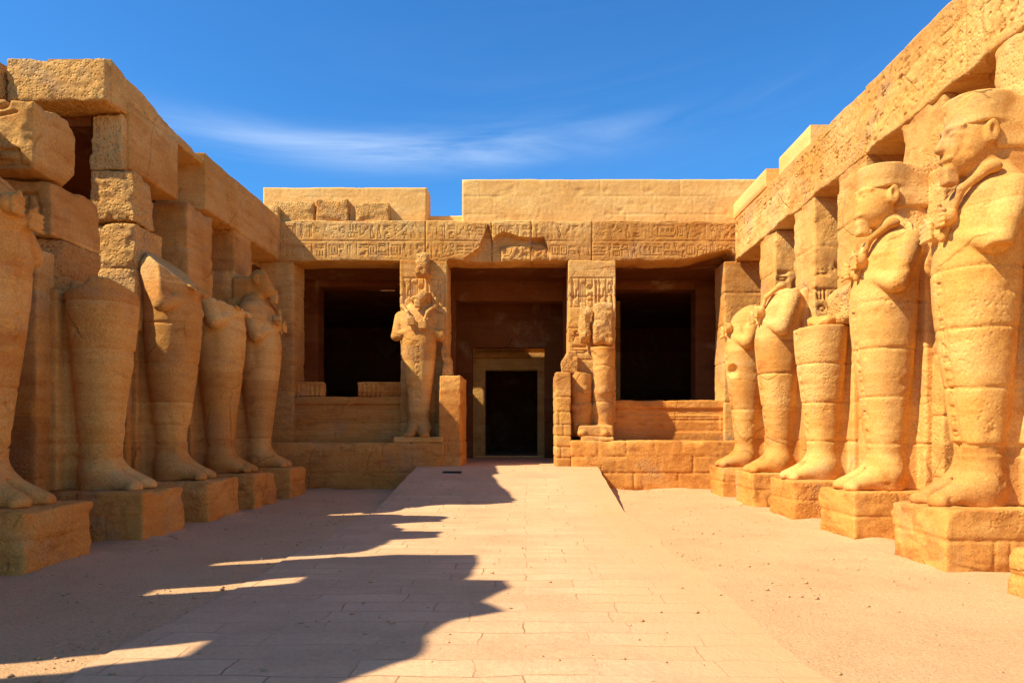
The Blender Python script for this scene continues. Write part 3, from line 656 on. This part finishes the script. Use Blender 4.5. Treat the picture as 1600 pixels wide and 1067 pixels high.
beam('beam_block', -1, 1.4, 6.75, ZA, 7.35, la, None, 171, top=lambda S: np.interp(S + 1.4, [1.4, 2.2, 2.45, 2.55, 3.07, 3.5, 3.6, 4.07, 4.6, 5.0, 5.1, 6.0, 6.75], [6.5, 6.6, 6.9, 7.1, 7.05, 7.2, 7.7, 7.45, 7.75, 7.7, 7.2, 7.28, 7.2]) - 7.35 + .05 * fbm(P3(S, S * 0, S * 0), 2.0, 3, 12), step=.05)
rw = block('ruined_wall', (-9.2, 6.85, -.05), (-8.5, 11.1, 7.5), M_sand, None, h=.07, rough=.03, wear=.2, seed=173, jz=(1.2, 2.4, 3.6, 4.8, 6.0),
           cuts=[((-8.8, 7.6, 7.45), (0, -.25, 1), .25), ((-8.8, 10.3, 7.0), (0, .35, 1), .2)]); tag(rw, 'ruined inner wall behind the near left pillars, outside the picture', 'wall')
rb_ = block('stone_block', (-7.9, 8.5, 5.48), (-7.0, 9.2, 6.55), M_rough, None, h=.05, rough=.04, wear=.15, seed=174); tag(rb_, 'block left standing on the pillar stub at the left edge', 'stone block')
# visible blocks, second pillar: two large carved blocks
G2 = Relief(2.2, 1.4); G2.seg(.1, .1, 1.9, .1, dep=.05, w=.025)
G2.ell(1.52, 1.0, .12, .10, w=.03, dep=.05); G2.poly([(.2, .75), (.6, .8), (1.0, .7), (1.3, .75), (1.75, .85)], w=.03, dep=.05); G2.poly([(1.0, .2), (1.1, .5), (1.3, .72), (1.2, .35), (1.35, .1)], w=.03, dep=.05)
G2.poly([(.3, .2), (.5, .45), (.2, .6)], w=.03, dep=.05); G2.poly([(1.5, .15), (1.8, .15), (1.8, .3), (1.5, .3), (1.5, .15)], w=.025, dep=.05); G2.poly([(.7, .3), (.9, .6), (.6, .62)], w=.03, dep=.05)
G3 = Relief(2.2, .9); G3.row(9, .1, 2.1, .1, .75, 2.2)
def cf(rel, x0, z0, yf): 
    return lambda P, d: d + rel.sample(P[:, 0] - x0, P[:, 2] - z0) * (abs(P[:, 1] - yf) < .14)
o = block('carved_block', (-9.0, 10.45, 5.28), (-6.98, 11.4, 6.3), M_sand, None, h=.022, rough=.02, wear=.08, seed=181, rnd=.02, extra=cf(G2, -9.0, 5.28, 10.45),
          cuts=[((-6.98, 11.4, 6.12), (.3, 1, 1.2), .07), ((-7.05, 11.2, 5.30), (1.0, .9, -.9), .05)])
tag(o, 'big carved block topmost on the second left pillar, signs on its near face', 'stone block', 'fallen blocks on the left pillars')
o = block('carved_block', (-9.2, 10.75, 4.45), (-6.93, 12.0, 5.26), M_sand, None, h=.025, rough=.02, wear=.07, seed=182, extra=cf(G3, -9.2, 4.4, 10.75), cuts=[((-6.93, 12.0, 5.1), (.2, 1, 1.0), .06)])
tag(o, 'carved block with vertical strokes directly under the topmost carved block', 'stone block', 'fallen blocks on the left pillars')
o = block('stone_block', (-8.9, 10.85, 3.3), (-6.9, 11.95, 4.43), M_rough, None, h=.03, rough=.03, wear=.12, seed=183, cuts=[((-7.0, 10.9, 4.2), (1, -1.0, .2), .1)], jz=(3.9,))
tag(o, 'cracked block under the two carved blocks behind the broken second left statue', 'stone block', 'fallen blocks on the left pillars')
# third pillar: stack of rough blocks carrying the architrave
stk = [('stone_block', (-7.60, 12.8, 6.12), (-7.02, 13.2, 7.10), 'tall rough block directly under the left end of the top beam', 184),
       ('stone_block', (-7.58, 12.78, 5.22), (-6.80, 13.5, 6.10), 'rounded rough block in the middle of the stack under the top beam', 185),
       ('stone_block', (-7.52, 12.82, 3.35), (-6.80, 13.75, 5.20), 'tall pale rough block lowest of the stack behind the third left statue', 186)]
for nm, lo, hi, lb, sd_ in stk:
    o = block(nm, lo, hi, M_rough, None, h=.022, rough=.03, wear=.09, rnd=.03, seed=sd_, jz=(4.42,) if sd_ == 186 else ())
    tag(o, lb, 'stone block', 'stacked rough blocks on the third left pillar')
la = thing('side_architrave', (XL, 16.5, ZA), 'long weathered beam on the far left pillars with smooth shaded face', 'beam')
beam('beam_block', -1, 12.95, 14.75, 6.2, 7.35, la, None, 191, th=.55, top=lambda S: 0 * S, step=.03, rough=.012, mat=M_sand)
beam('upper_course', -1, 12.5, 16.2, 7.15, 7.85, la, None, 192, x=XL - .06, top=lambda S: -.10 * S + .10 * fbm(P3(S, S * 0, S * 0), 1.3, 4, 3), bot=lambda S: np.where(S < .5, 0, .215), step=.03, rough=.025)
beam('beam_block', -1, 16.0, 20.88, ZA, 7.62, la, None, 193, top=lambda S: .03 * fbm(P3(S, S * 0, S * 0), 1.6, 4, 5), step=.03, rough=.012)
o = block('roof_beam', (-8.75, 12.35, 7.12), (-7.05, 12.96, 7.83), M_rough, None, h=.025, rough=.03, wear=.08, seed=194); tag(o, 'rough crosswise roof beam at the top left, ending at the long beam', 'beam')
o = block('roof_beam', (-11.2, 12.2, 7.12), (-8.79, 12.96, 7.86), M_rough, None, h=.04, rough=.03, wear=.08, seed=195); tag(o, 'short end of a roof beam at the upper left edge of the picture', 'beam')
aw = thing('aisle_wall', (-10.8, 12, 0), 'outer wall and ceiling of the dark aisle behind the left pillars', 'wall')
slab('masonry', (-10.6, 1.4, 0), (0, 1, 0), (1, 0, 0), 10.5, 0, 7.8, .6, M_sand, aw, step=.15, rough=.03, seed=198)
slab('masonry', (-10.6, 11.9, 0), (0, 1, 0), (1, 0, 0), 8.8, 0, 7.0, .6, M_sand, aw, step=.12, rough=.03, seed=197)
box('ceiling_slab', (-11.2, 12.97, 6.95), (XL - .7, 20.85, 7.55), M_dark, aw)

# ================================================================== STATUES
PROF = np.array([  # z, uc, a, b
    (0.00, .52, .28, .32), (.30, .51, .27, .30), (.55, .50, .245, .28), (.9, .50, .28, .31), (1.4, .51, .33, .36), (1.9, .52, .39, .42), (2.4, .53, .435, .465),
    (2.8, .53, .46, .485), (3.1, .51, .44, .49), (3.5, .45, .42, .55), (3.75, .41, .36, .56), (3.92, .40, .25, .42), (4.1, .42, .19, .22), (4.3, .45, .19, .22)])
def capsule(P, a, b, ra, rb):
    a = np.array(a, float); b = np.array(b, float); ab = b - a; t = np.clip(((P - a) @ ab) / (ab @ ab), 0, 1)
    return np.linalg.norm(P - a - t[:, None] * ab, axis=1) - (ra + (rb - ra) * t)
def ellip(P, c, r):
    q = (P - np.array(c)) / np.array(r); return (np.linalg.norm(q, axis=1) - 1) * min(r)
def rbox(P, lo, hi, r):
    lo = np.array(lo); hi = np.array(hi); q = abs(P - (lo + hi) / 2) - ((hi - lo) / 2 - r)
    return np.linalg.norm(np.maximum(q, 0), axis=1) + np.minimum(q.max(1), 0) - r
RS = Relief(.15, 2.6, .008); _g = random.Random(17)
for _i in range(17): RS.glyph(_g, .025, .05 + .148 * _i, .10, .12, .75)
def body_field(o):
    sd_ = o['seed']
    def fn(P):
        z = P[:, 2]; uc = np.interp(z, PROF[:, 0], PROF[:, 1]); a = np.interp(z, PROF[:, 0], PROF[:, 2]); b = np.interp(z, PROF[:, 0], PROF[:, 3])
        x = abs(P[:, 0] - uc) / a; y = abs(P[:, 1]) / b
        d = ((x ** 2.3 + y ** 2.3) ** (1 / 2.3) - 1) * np.minimum(a, b)
        d = np.maximum(d, z - 4.25)
        # back slab joining pillar
        d = smin(d, rbox(P, (-.12, -.40, 0), (.10, .40, o.get('slab', 3.9)), .03), .03)
        d = smin(d, rbox(P, (-.12, -.20, 0), (.42, .20, o.get('slab', 3.9) - .2), .03), .04)
        # feet
        for s in (-1, 1):
            f = capsule(P * [1, 1, 1.1], (.56, .15 * s, .26), (1.10, .19 * s, .06), .21, .11)
            f = smin(f, capsule(P, (1.0, .10 * s, .07), (1.10, .30 * s, .05), .10, .07), .06)
            d = smin(d, f, .16)
        d = np.maximum(d, -z)
        if o.get('arms', True):
            for s in (-1, 1):
                if s in o.get('no_arm', ()): continue
                sh = (.40, .52 * s, 3.62); el = (.64, .62 * s, 3.02); ha = (.93, -.13 * s, 3.30 + .10 * (s > 0))
                d = smin(d, capsule(P, sh, el, .19, .15), .035)
                d = smin(d, capsule(P, el, ha, .145, .085), .025)
                hd = ellip(P, (ha[0] + .03, ha[1] - .04 * s, ha[2] + .03), (.10, .12, .12)); d = smin(d, hd, .03)
                for q in range(4):
                    c = (ha[0] + .10, ha[1] - .02 * s, ha[2] + .11 - .06 * q)
                    d = smin(d, capsule(P, (c[0], c[1] + .08 * s, c[2]), (c[0] + .02, c[1] - .10 * s, c[2] - .02), .033, .028), .012)
                d = smin(d, capsule(P, (ha[0] + .08, ha[1] + .04 * s, ha[2] + .09), (ha[0] + .12, ha[1] - .02 * s, ha[2] + .17), .035, .028), .015)
        if o.get('head'):
            hd = ellip(P, (.60, 0, 4.35), (.33, .28, .36))
            hd = smin(hd, ellip(P, (.68, 0, 4.17), (.22, .20, .19)), .10)                         # jaw
            hd = smin(hd, capsule(P, (.90, 0, 4.43), (.97, 0, 4.27), .03, .055), .05)             # nose
            hd = smin(hd, ellip(P, (.90, 0, 4.14), (.05, .11, .035)), .03)                        # mouth
            hd = smin(hd, ellip(P, (.86, 0, 4.02), (.09, .09, .07)), .04)                         # chin
            for s in (-1, 1):
                hd = smin(hd, capsule(P, (.90, .05 * s, 4.50), (.80, .22 * s, 4.49), .03, .025), .03)  # brow
                hd = smax(hd, -ellip(P, (.93, .11 * s, 4.42), (.07, .075, .045)), .03)
                hd = smin(hd, ellip(P, (.865, .11 * s, 4.415), (.045, .062, .030)), .008)
                ear = np.maximum(abs(P[:, 1] - .31 * s) - .04, np.hypot((P[:, 0] - .52) / .075, (P[:, 2] - 4.38) / .135) * .075 - .075)
                ear = np.maximum(ear, -ellip(P, (.53, .36 * s, 4.40), (.035, .035, .07)))
                hd = smin(hd, ear, .02)
            hd = smin(hd, rbox(P, (.76, -.085, 3.84), (.93, .085, 4.05), .03), .025)             # beard
            hd = smin(hd, rbox(P, (-.08, -.27, 3.75), (.40, .27, 4.45), .10), .10)
            d = smin(d, hd, .05)
        m_ = abs(d) < .3; Pm = P[m_]; dm = d[m_]
        Q_ = Pm + [0, 0, sd_ * 3.1]
        f = fbm(Q_, 1.9, 4, sd_)
        dm = dm + .010 * f + .003 * vn(Q_, 13, sd_) + .05 * np.clip(f * 2 - .8, 0, .6) + .035 * np.clip(fbm(Q_, 5, 3, sd_ + 60) * 2 - .75, 0, 1)
        # front inscription strip and joints between courses
        fr = Pm[:, 0] > .55
        for s in (-1, 1): dm = dm + .016 * fr * np.exp(-((Pm[:, 1] - s * .075) / .016) ** 2) * (Pm[:, 2] > .5) * (Pm[:, 2] < 2.85)
        dm = dm + fr * (abs(Pm[:, 1]) < .07) * (Pm[:, 2] > .5) * (Pm[:, 2] < 2.85) * RS.sample(np.clip(Pm[:, 1] + .075, 0, .15), np.clip(Pm[:, 2] - .45, 0, 2.55))
        dm = dm + .05 * np.exp(-(Pm[:, 1] / .035) ** 2) * (Pm[:, 0] > .75) * (Pm[:, 2] < .32)
        for q, zj in enumerate(o['joints']):
            zz = Pm[:, 2] - zj - .008 * vn(Q_ * [1, 1, 0], 2.5, sd_ + q); dm = dm + .026 * np.exp(-(zz / .013) ** 2) * np.clip(1.1 + vn(Q_, 3, sd_ + 8), .3, 1)
        # horizontal zones where an old surface layer has peeled
        for (z0, z1, dd) in o.get('peel', ()):
            n3 = .1 * vn(Q_, 2.2, sd_ + 44); dm = dm + dd * ((Pm[:, 2] + n3 > z0) & (Pm[:, 2] + n3 < z1))
        for (p, nn, amp) in o.get('cuts', ()):
            nn = np.array(nn, float); nn /= np.linalg.norm(nn)
            dm = np.maximum(dm, (Pm - np.array(p)) @ nn + amp * fbm(Q_, 2.3, 4, sd_ + 31))
        d[m_] = dm
        for (p, nn, amp) in o.get('cuts', ()):
            nn = np.array(nn, float); nn /= np.linalg.norm(nn); far = ~m_; d[far] = np.maximum(d[far], (P[far] - np.array(p)) @ nn)
        for (c, r) in o.get('bites', ()):
            d = smax(d, -(ellip(P, c, r)), .02)
        return d
    return fn
def crown_field(o):
    def fn(P):
        z = P[:, 2]; r = np.interp(z, [4.45, 4.6, 4.86], [.35, .352, .385])
        d = np.hypot((P[:, 0] - .50) / 1.04, P[:, 1] / .92) - r
        d = smax(d, z - 4.86, .02); d = smax(d, 4.52 - .10 * (P[:, 0] - .5) - z, .02)
        q = rbox(P, (-.05, -.3, 4.2), (.45, .3, 4.84), .05); d = smin(d, q, .06)
        f = fbm(P, 2.5, 4, o['seed'] + 3); d = d + .015 * f + .05 * np.clip(f * 2 - .6, 0, .6)
        return d
    return fn
def crook_field(s):
    def fn(P):
        d = capsule(P, (.98, -.10 * s, 3.18), (.86, -.28 * s, 3.72), .042, .046)
        d = smin(d, capsule(P, (.86, -.28 * s, 3.72), (.62, -.44 * s, 3.92), .046, .055), .04)
        d = smin(d, ellip(P, (.60, -.45 * s, 3.92), (.10, .07, .07)), .03)
        return d + .006 * vn(P, 9, 3)
    return fn
def place(V, Q, fr):
    """local (forward, side, up) -> world"""
    (ox, oy, oz), mode, s = fr[:3]; V = V * s
    if len(fr) > 3: V = V * np.array([1, fr[3], 1])
    if mode == 'R': W = np.stack([ox - V[:, 0], oy + V[:, 1], oz + V[:, 2]], 1); flip = True
    elif mode == 'L': W = np.stack([ox + V[:, 0], oy + V[:, 1], oz + V[:, 2]], 1); flip = False
    else: W = np.stack([ox + V[:, 1], oy - V[:, 0], oz + V[:, 2]], 1); flip = False
    return W, (Q[:, ::-1] if flip else Q)
def statue(frame, label, h, o, plinth=True, group=None, name='colossal_statue'):
    (ox, oy, oz), mode, s = frame[:3]
    t = thing(name, (ox + (-.6 if mode == 'R' else .6 if mode == 'L' else 0), oy - (.6 if mode == 'F' else 0), 0 if plinth else oz), label, 'statue', group)
    top = o.get('top', 4.9); o['joints'] = [(.7 * k - oz) / s for k in range(1, 8) if .3 < (.7 * k - oz) / s < 3.0 and not (k + o['seed']) % 7 == 3]
    V, Q = nets(body_field(o), (-.12, -.85, 0), (1.25, .85, top), h / s)
    V[:, 2] = np.maximum(V[:, 2], 0.0)
    link_mesh('body', *place(V, Q, frame), M_stat, t)
    if o.get('head') and o.get('crown', True):
        V, Q = nets(crown_field(o), (-.05, -.45, 4.2), (1.0, .45, 4.9), h / s); link_mesh('crown', *place(V, Q, frame), M_stat, t)
    for sgn in o.get('crooks', ()):
        V, Q = nets(crook_field(sgn), (.4, -.55, 3.1), (1.05, .55, 4.05), .018 / s if h < .03 else .022 / s); link_mesh('crook', *place(V, Q, frame), M_stat, t)
    if plinth:
        ph = o.get('ph', .705)
        if mode == 'R': lo, hi = (4.70, oy - .64, -.05), (XR + .05, oy + .66, ph)
        else: lo, hi = (XL - .05, oy - .64, -.05), (-5.50, oy + .66, ph)
        jj = [(0, .36, 0, lo[0] + .55), (0, .36, 0, hi[0] - .55), (.36, .8, 1, oy + .1)] if o['seed'] % 2 else [(0, .36, 1, oy), (.36, .8, 0, (lo[0] + hi[0]) / 2)]
        block('plinth', lo, hi, M_low, t, h=min(h, .026), rough=.018, wear=.12, rnd=.02, jz=(.36,), jv=jj, seed=o['seed'] + 200, jd=.018)
    return t
PT = .70
def RF(i): return ((XR + .02, PIL[i] + .68, PT), 'R', 1.0)
LY = [8.72, 11.2, 13.42, 15.55, 17.85]
def LF(i): return ((XL - .02, LY[i], PT), 'L', 1.03)
gr = 'colossal statues along the right side'; gl = 'colossal statues along the left side'
statue(RF(0), 'nearest right statue with arms crossed, flat cut crown and visible ear', .022,
       dict(seed=1, head=True, crooks=(1,), peel=((.55, .69, .02),), bites=[((.66, -.70, 2.85), (.30, .17, .13))]), group=gr)
statue(RF(1), 'second right statue with a worn head and one crook across its chest', .024,
       dict(seed=2, head=True, crooks=(1,), bites=[((1.02, 0, 4.30), (.09, .16, .16)), ((.6, -.7, 2.8), (.2, .12, .12))]), group=gr)
statue(RF(2), 'headless right statue broken off flat at the waist', .028,
       dict(seed=3, arms=False, cuts=[((.5, 0, 2.80), (.06, .0, 1), .05)], top=3.1, slab=2.8), group=gr)
statue(RF(3), 'fourth right statue, headless with smooth rounded crossed arms', .03,
       dict(seed=4, crooks=(1,), cuts=[((.45, 0, 3.92), (.3, -.2, 1), .10)], top=4.3), group=gr)
statue(RF(4), 'farthest right statue beside the facade, headless with a chipped thigh', .032,
       dict(seed=5, cuts=[((.45, 0, 3.88), (.2, .25, 1), .10)], top=4.2, bites=[((.9, -.3, 2.35), (.12, .3, .16))]), group=gr)
# left
statue(LF(0), 'nearest left statue cut by the picture edge, headless with a bulging elbow', .024,
       dict(seed=6, cuts=[((.4, 0, 3.66), (-.25, .5, 1), .16)], top=4.0), group=gl)
statue(LF(1), 'second left statue broken off at the waist with a scooped top', .026,
       dict(seed=7, arms=False, cuts=[((.40, .0, 2.98), (.1, .25, 1), .10)], top=3.4, slab=2.9, peel=((.5, .95, -.015), (1.9, 2.1, .012)), bites=[((.35, -.25, 3.05), (.35, .3, .22)), ((.85, -.35, 1.05), (.12, .14, .2)), ((.2, .5, 2.7), (.2, .2, .3))], ), group=gl)
statue(LF(2), 'third left statue with a slanted headless torso catching a patch of sun', .028,
       dict(seed=8, cuts=[((.36, 0, 3.86), (.8, .0, 1), .06), ((.3, -.60, 3.4), (-.25, -1, .25), .03)], top=4.1, slab=3.6, peel=((.62, .98, .025),)), group=gl)
statue(LF(3), 'fourth left statue broken at the chest with a small spot of sun on its hip', .03,
       dict(seed=9, cuts=[((.5, 0, 3.48), (.25, .1, 1), .16)], top=4.0, slab=3.4), group=gl)
statue(LF(4), 'farthest left statue beside the facade with a battered face and crossed arms', .032,
       dict(seed=10, head=True, crooks=(-1,), crown=False, cuts=[((.85, 0, 4.3), (.8, 0, .6), .14), ((.5, 0, 4.55), (.2, .3, 1), .15)], top=4.75), group=gl)
# plinth at the right edge
o = block('broken_plinth', (4.72, 5.95, -.05), (XR, 7.22, .48), M_sand, None, h=.028, rough=.02, wear=.08, seed=301, jz=(.2,)); tag(o, 'low broken statue plinth at the right edge of the picture', 'plinth')
o = block('stone_block', (4.80, 6.55, .475), (5.6, 7.15, .70), M_rough, None, h=.025, rough=.02, wear=.08, seed=302); tag(o, 'small rough block lying on the low broken plinth at the right edge', 'stone block')
# left side nearer plinths outside picture are left out

# facade statues
Xa = (fx(625) + fx(699)) / 2; Xb = (fx(888) + fx(962)) / 2
statue(((Xa - .06, YF - .0, TER + .12), 'F', .92, 1.07), 'statue left of the doorway with crossed arms and a shattered face', .024,
       dict(seed=12, head=True, crown=False, crooks=(1, -1), top=4.4, flat_=1, cuts=[((.9, 0, 4.2), (.9, .4, .5), .13), ((.5, 0, 4.30), (.1, -.3, 1), .12)]), plinth=False, group='statues on the facade pillars', name='facade_statue')
o = block('statue_base', (Xa - .66, YB + .02, TER - .02), (Xa + .66, YF - .03, TER + .13), M_sand, None, h=.03, rough=.014, wear=.05, seed=303); tag(o, 'thin stone base slab under the statue left of the doorway', 'base')
o = block('crown_fragment', (Xa - .22, YF - .38, fz(437)), (Xa + .22, YF - .04, fz(395)), M_rough, None, h=.022, rough=.05, wear=.14, rnd=.14, seed=304)
tag(o, 'broken crown fragment clinging to the top of the left facade pillar', 'stone fragment')
# right one: separate battered legs, kilt block and fragments
def legs_field(P):
    d = np.full(len(P), 9.0)
    for s, ht in ((-1, 1.75), (1, 2.45)):
        L = capsule(P, (.50, .25 * s, .15), (.45, .25 * s, .8), .19, .235)
        L = smin(L, capsule(P, (.45, .25 * s, .8), (.47, .25 * s, 1.2), .235, .235), .08)
        L = smin(L, ellip(P, (.66, .25 * s, 1.22), (.12, .14, .13)), .08)
        L = smin(L, capsule(P, (.47, .25 * s, 1.3), (.43, .26 * s, 2.6), .245, .30), .08)
        L = np.maximum(L, P[:, 2] - ht - .06 * fbm(P, 3, 3, 5) + .25 * (s < 0) * (P[:, 1] + .25))
        L = smin(L, capsule(P, (.5, .25 * s, .15), (.95, .26 * s, .08), .17, .09), .08)
        d = np.minimum(d, L)
    d = smin(d, rbox(P, (-.1, -.50, 0), (.42, .50, 1.7), .04), .05)
    d = smin(d, rbox(P, (.1, -.36, 0), (.93, .46, .30), .05), .05)
    d = np.maximum(d, -P[:, 2]); f = fbm(P, 2.3, 4, 15)
    for zj in (.95, 1.95): d = d + .025 * np.exp(-((P[:, 2] - zj) / .02) ** 2)
    return d + .018 * f + .06 * np.clip(f * 2 - .6, 0, .6) + .008 * vn(P, 12, 3)
frB = ((Xb - .04, YF, TER + .14), 'F', 1.0, 1.18)
tB = thing('facade_statue', (Xb, YF - .5, TER), 'statue right of the doorway reduced to two battered legs on a small base', 'statue', 'statues on the facade pillars')
V, Q = nets(legs_field, (-.1, -.6, 0), (1.15, .6, 2.6), .024); link_mesh('body', *place(V, Q, frB), M_stat, tB)
block('base', (Xb - .38, YB + .05, TER), (Xb + .52, YF - .03, TER + .15), M_sand, tB, h=.025, rough=.012, wear=.05, seed=305)
o = block('torso_fragment', (sx(903, 20.6), YF - .48, fz(541)), (sx(925, 20.6), YF - .05, fz(478)), M_rough, None, h=.024, rough=.05, wear=.14, rnd=.1, seed=306, cuts=[((-1, YF - .4, fz(530)), (0, -.7, -1), .06)])
tag(o, 'narrow broken torso fragment left of the two on the right facade pillar', 'stone fragment')
o = block('torso_fragment', (sx(926, 20.6), YF - .55, fz(543)), (sx(957, 20.6), YF - .05, fz(478)), M_rough, None, h=.024, rough=.045, wear=.1, rnd=.08, seed=307)
tag(o, 'wide block-like torso fragment above the legs on the right facade pillar', 'stone fragment')

# ------------------------------------------------------------------ grit on the court floor
rnd = random.Random(3); Vs = []; Qs = []
def pebble(x, y, z, r):
    b = len(Vs) ; 
    pts = [(0, 0, 1), (1, 0, 0), (0, 1, 0), (-1, 0, 0), (0, -1, 0), (0, 0, -1)]
    for p in pts: Vs.append((x + p[0] * r * rnd.uniform(.6, 1.4), y + p[1] * r * rnd.uniform(.6, 1.4), z + p[2] * r * rnd.uniform(.3, .8)))
    for q in ((0, 1, 2), (0, 2, 3), (0, 3, 4), (0, 4, 1), (5, 2, 1), (5, 3, 2), (5, 4, 3), (5, 1, 4)): Qs.append([b + i for i in q])
for i in range(1500):
    y = 3.5 + 16 * rnd.random() ** 1.6; x = rnd.choice([rnd.uniform(-5.6, -3.0), rnd.uniform(1.95, 4.8), rnd.uniform(-5.6, 4.8)])
    z = path_z(y) + .004 if -2.9 < x < 1.9 else 0
    pebble(x, y, z, rnd.choice([.006, .008, .01, .012, .02, .026]))
for (a, y0, ln) in [(p, q, PW) for p in (-5.46, 4.66) for q in PIL]:
    for i in range(60): pebble(a + rnd.gauss(0, .05) + (.04 if a < 0 else -.04), y0 + rnd.random() * 1.3, 0, rnd.choice([.008, .012, .02, .028]))
for i in range(160): pebble(rnd.uniform(-5, 4.6), YB - abs(rnd.gauss(0, .12)), 0, rnd.choice([.012, .02, .035])) 
o = link_mesh('gravel', np.array(Vs), np.array(Qs), M_sandg); tag(o, 'loose grit and stone chips scattered over the court floor', 'gravel', kind='stuff')
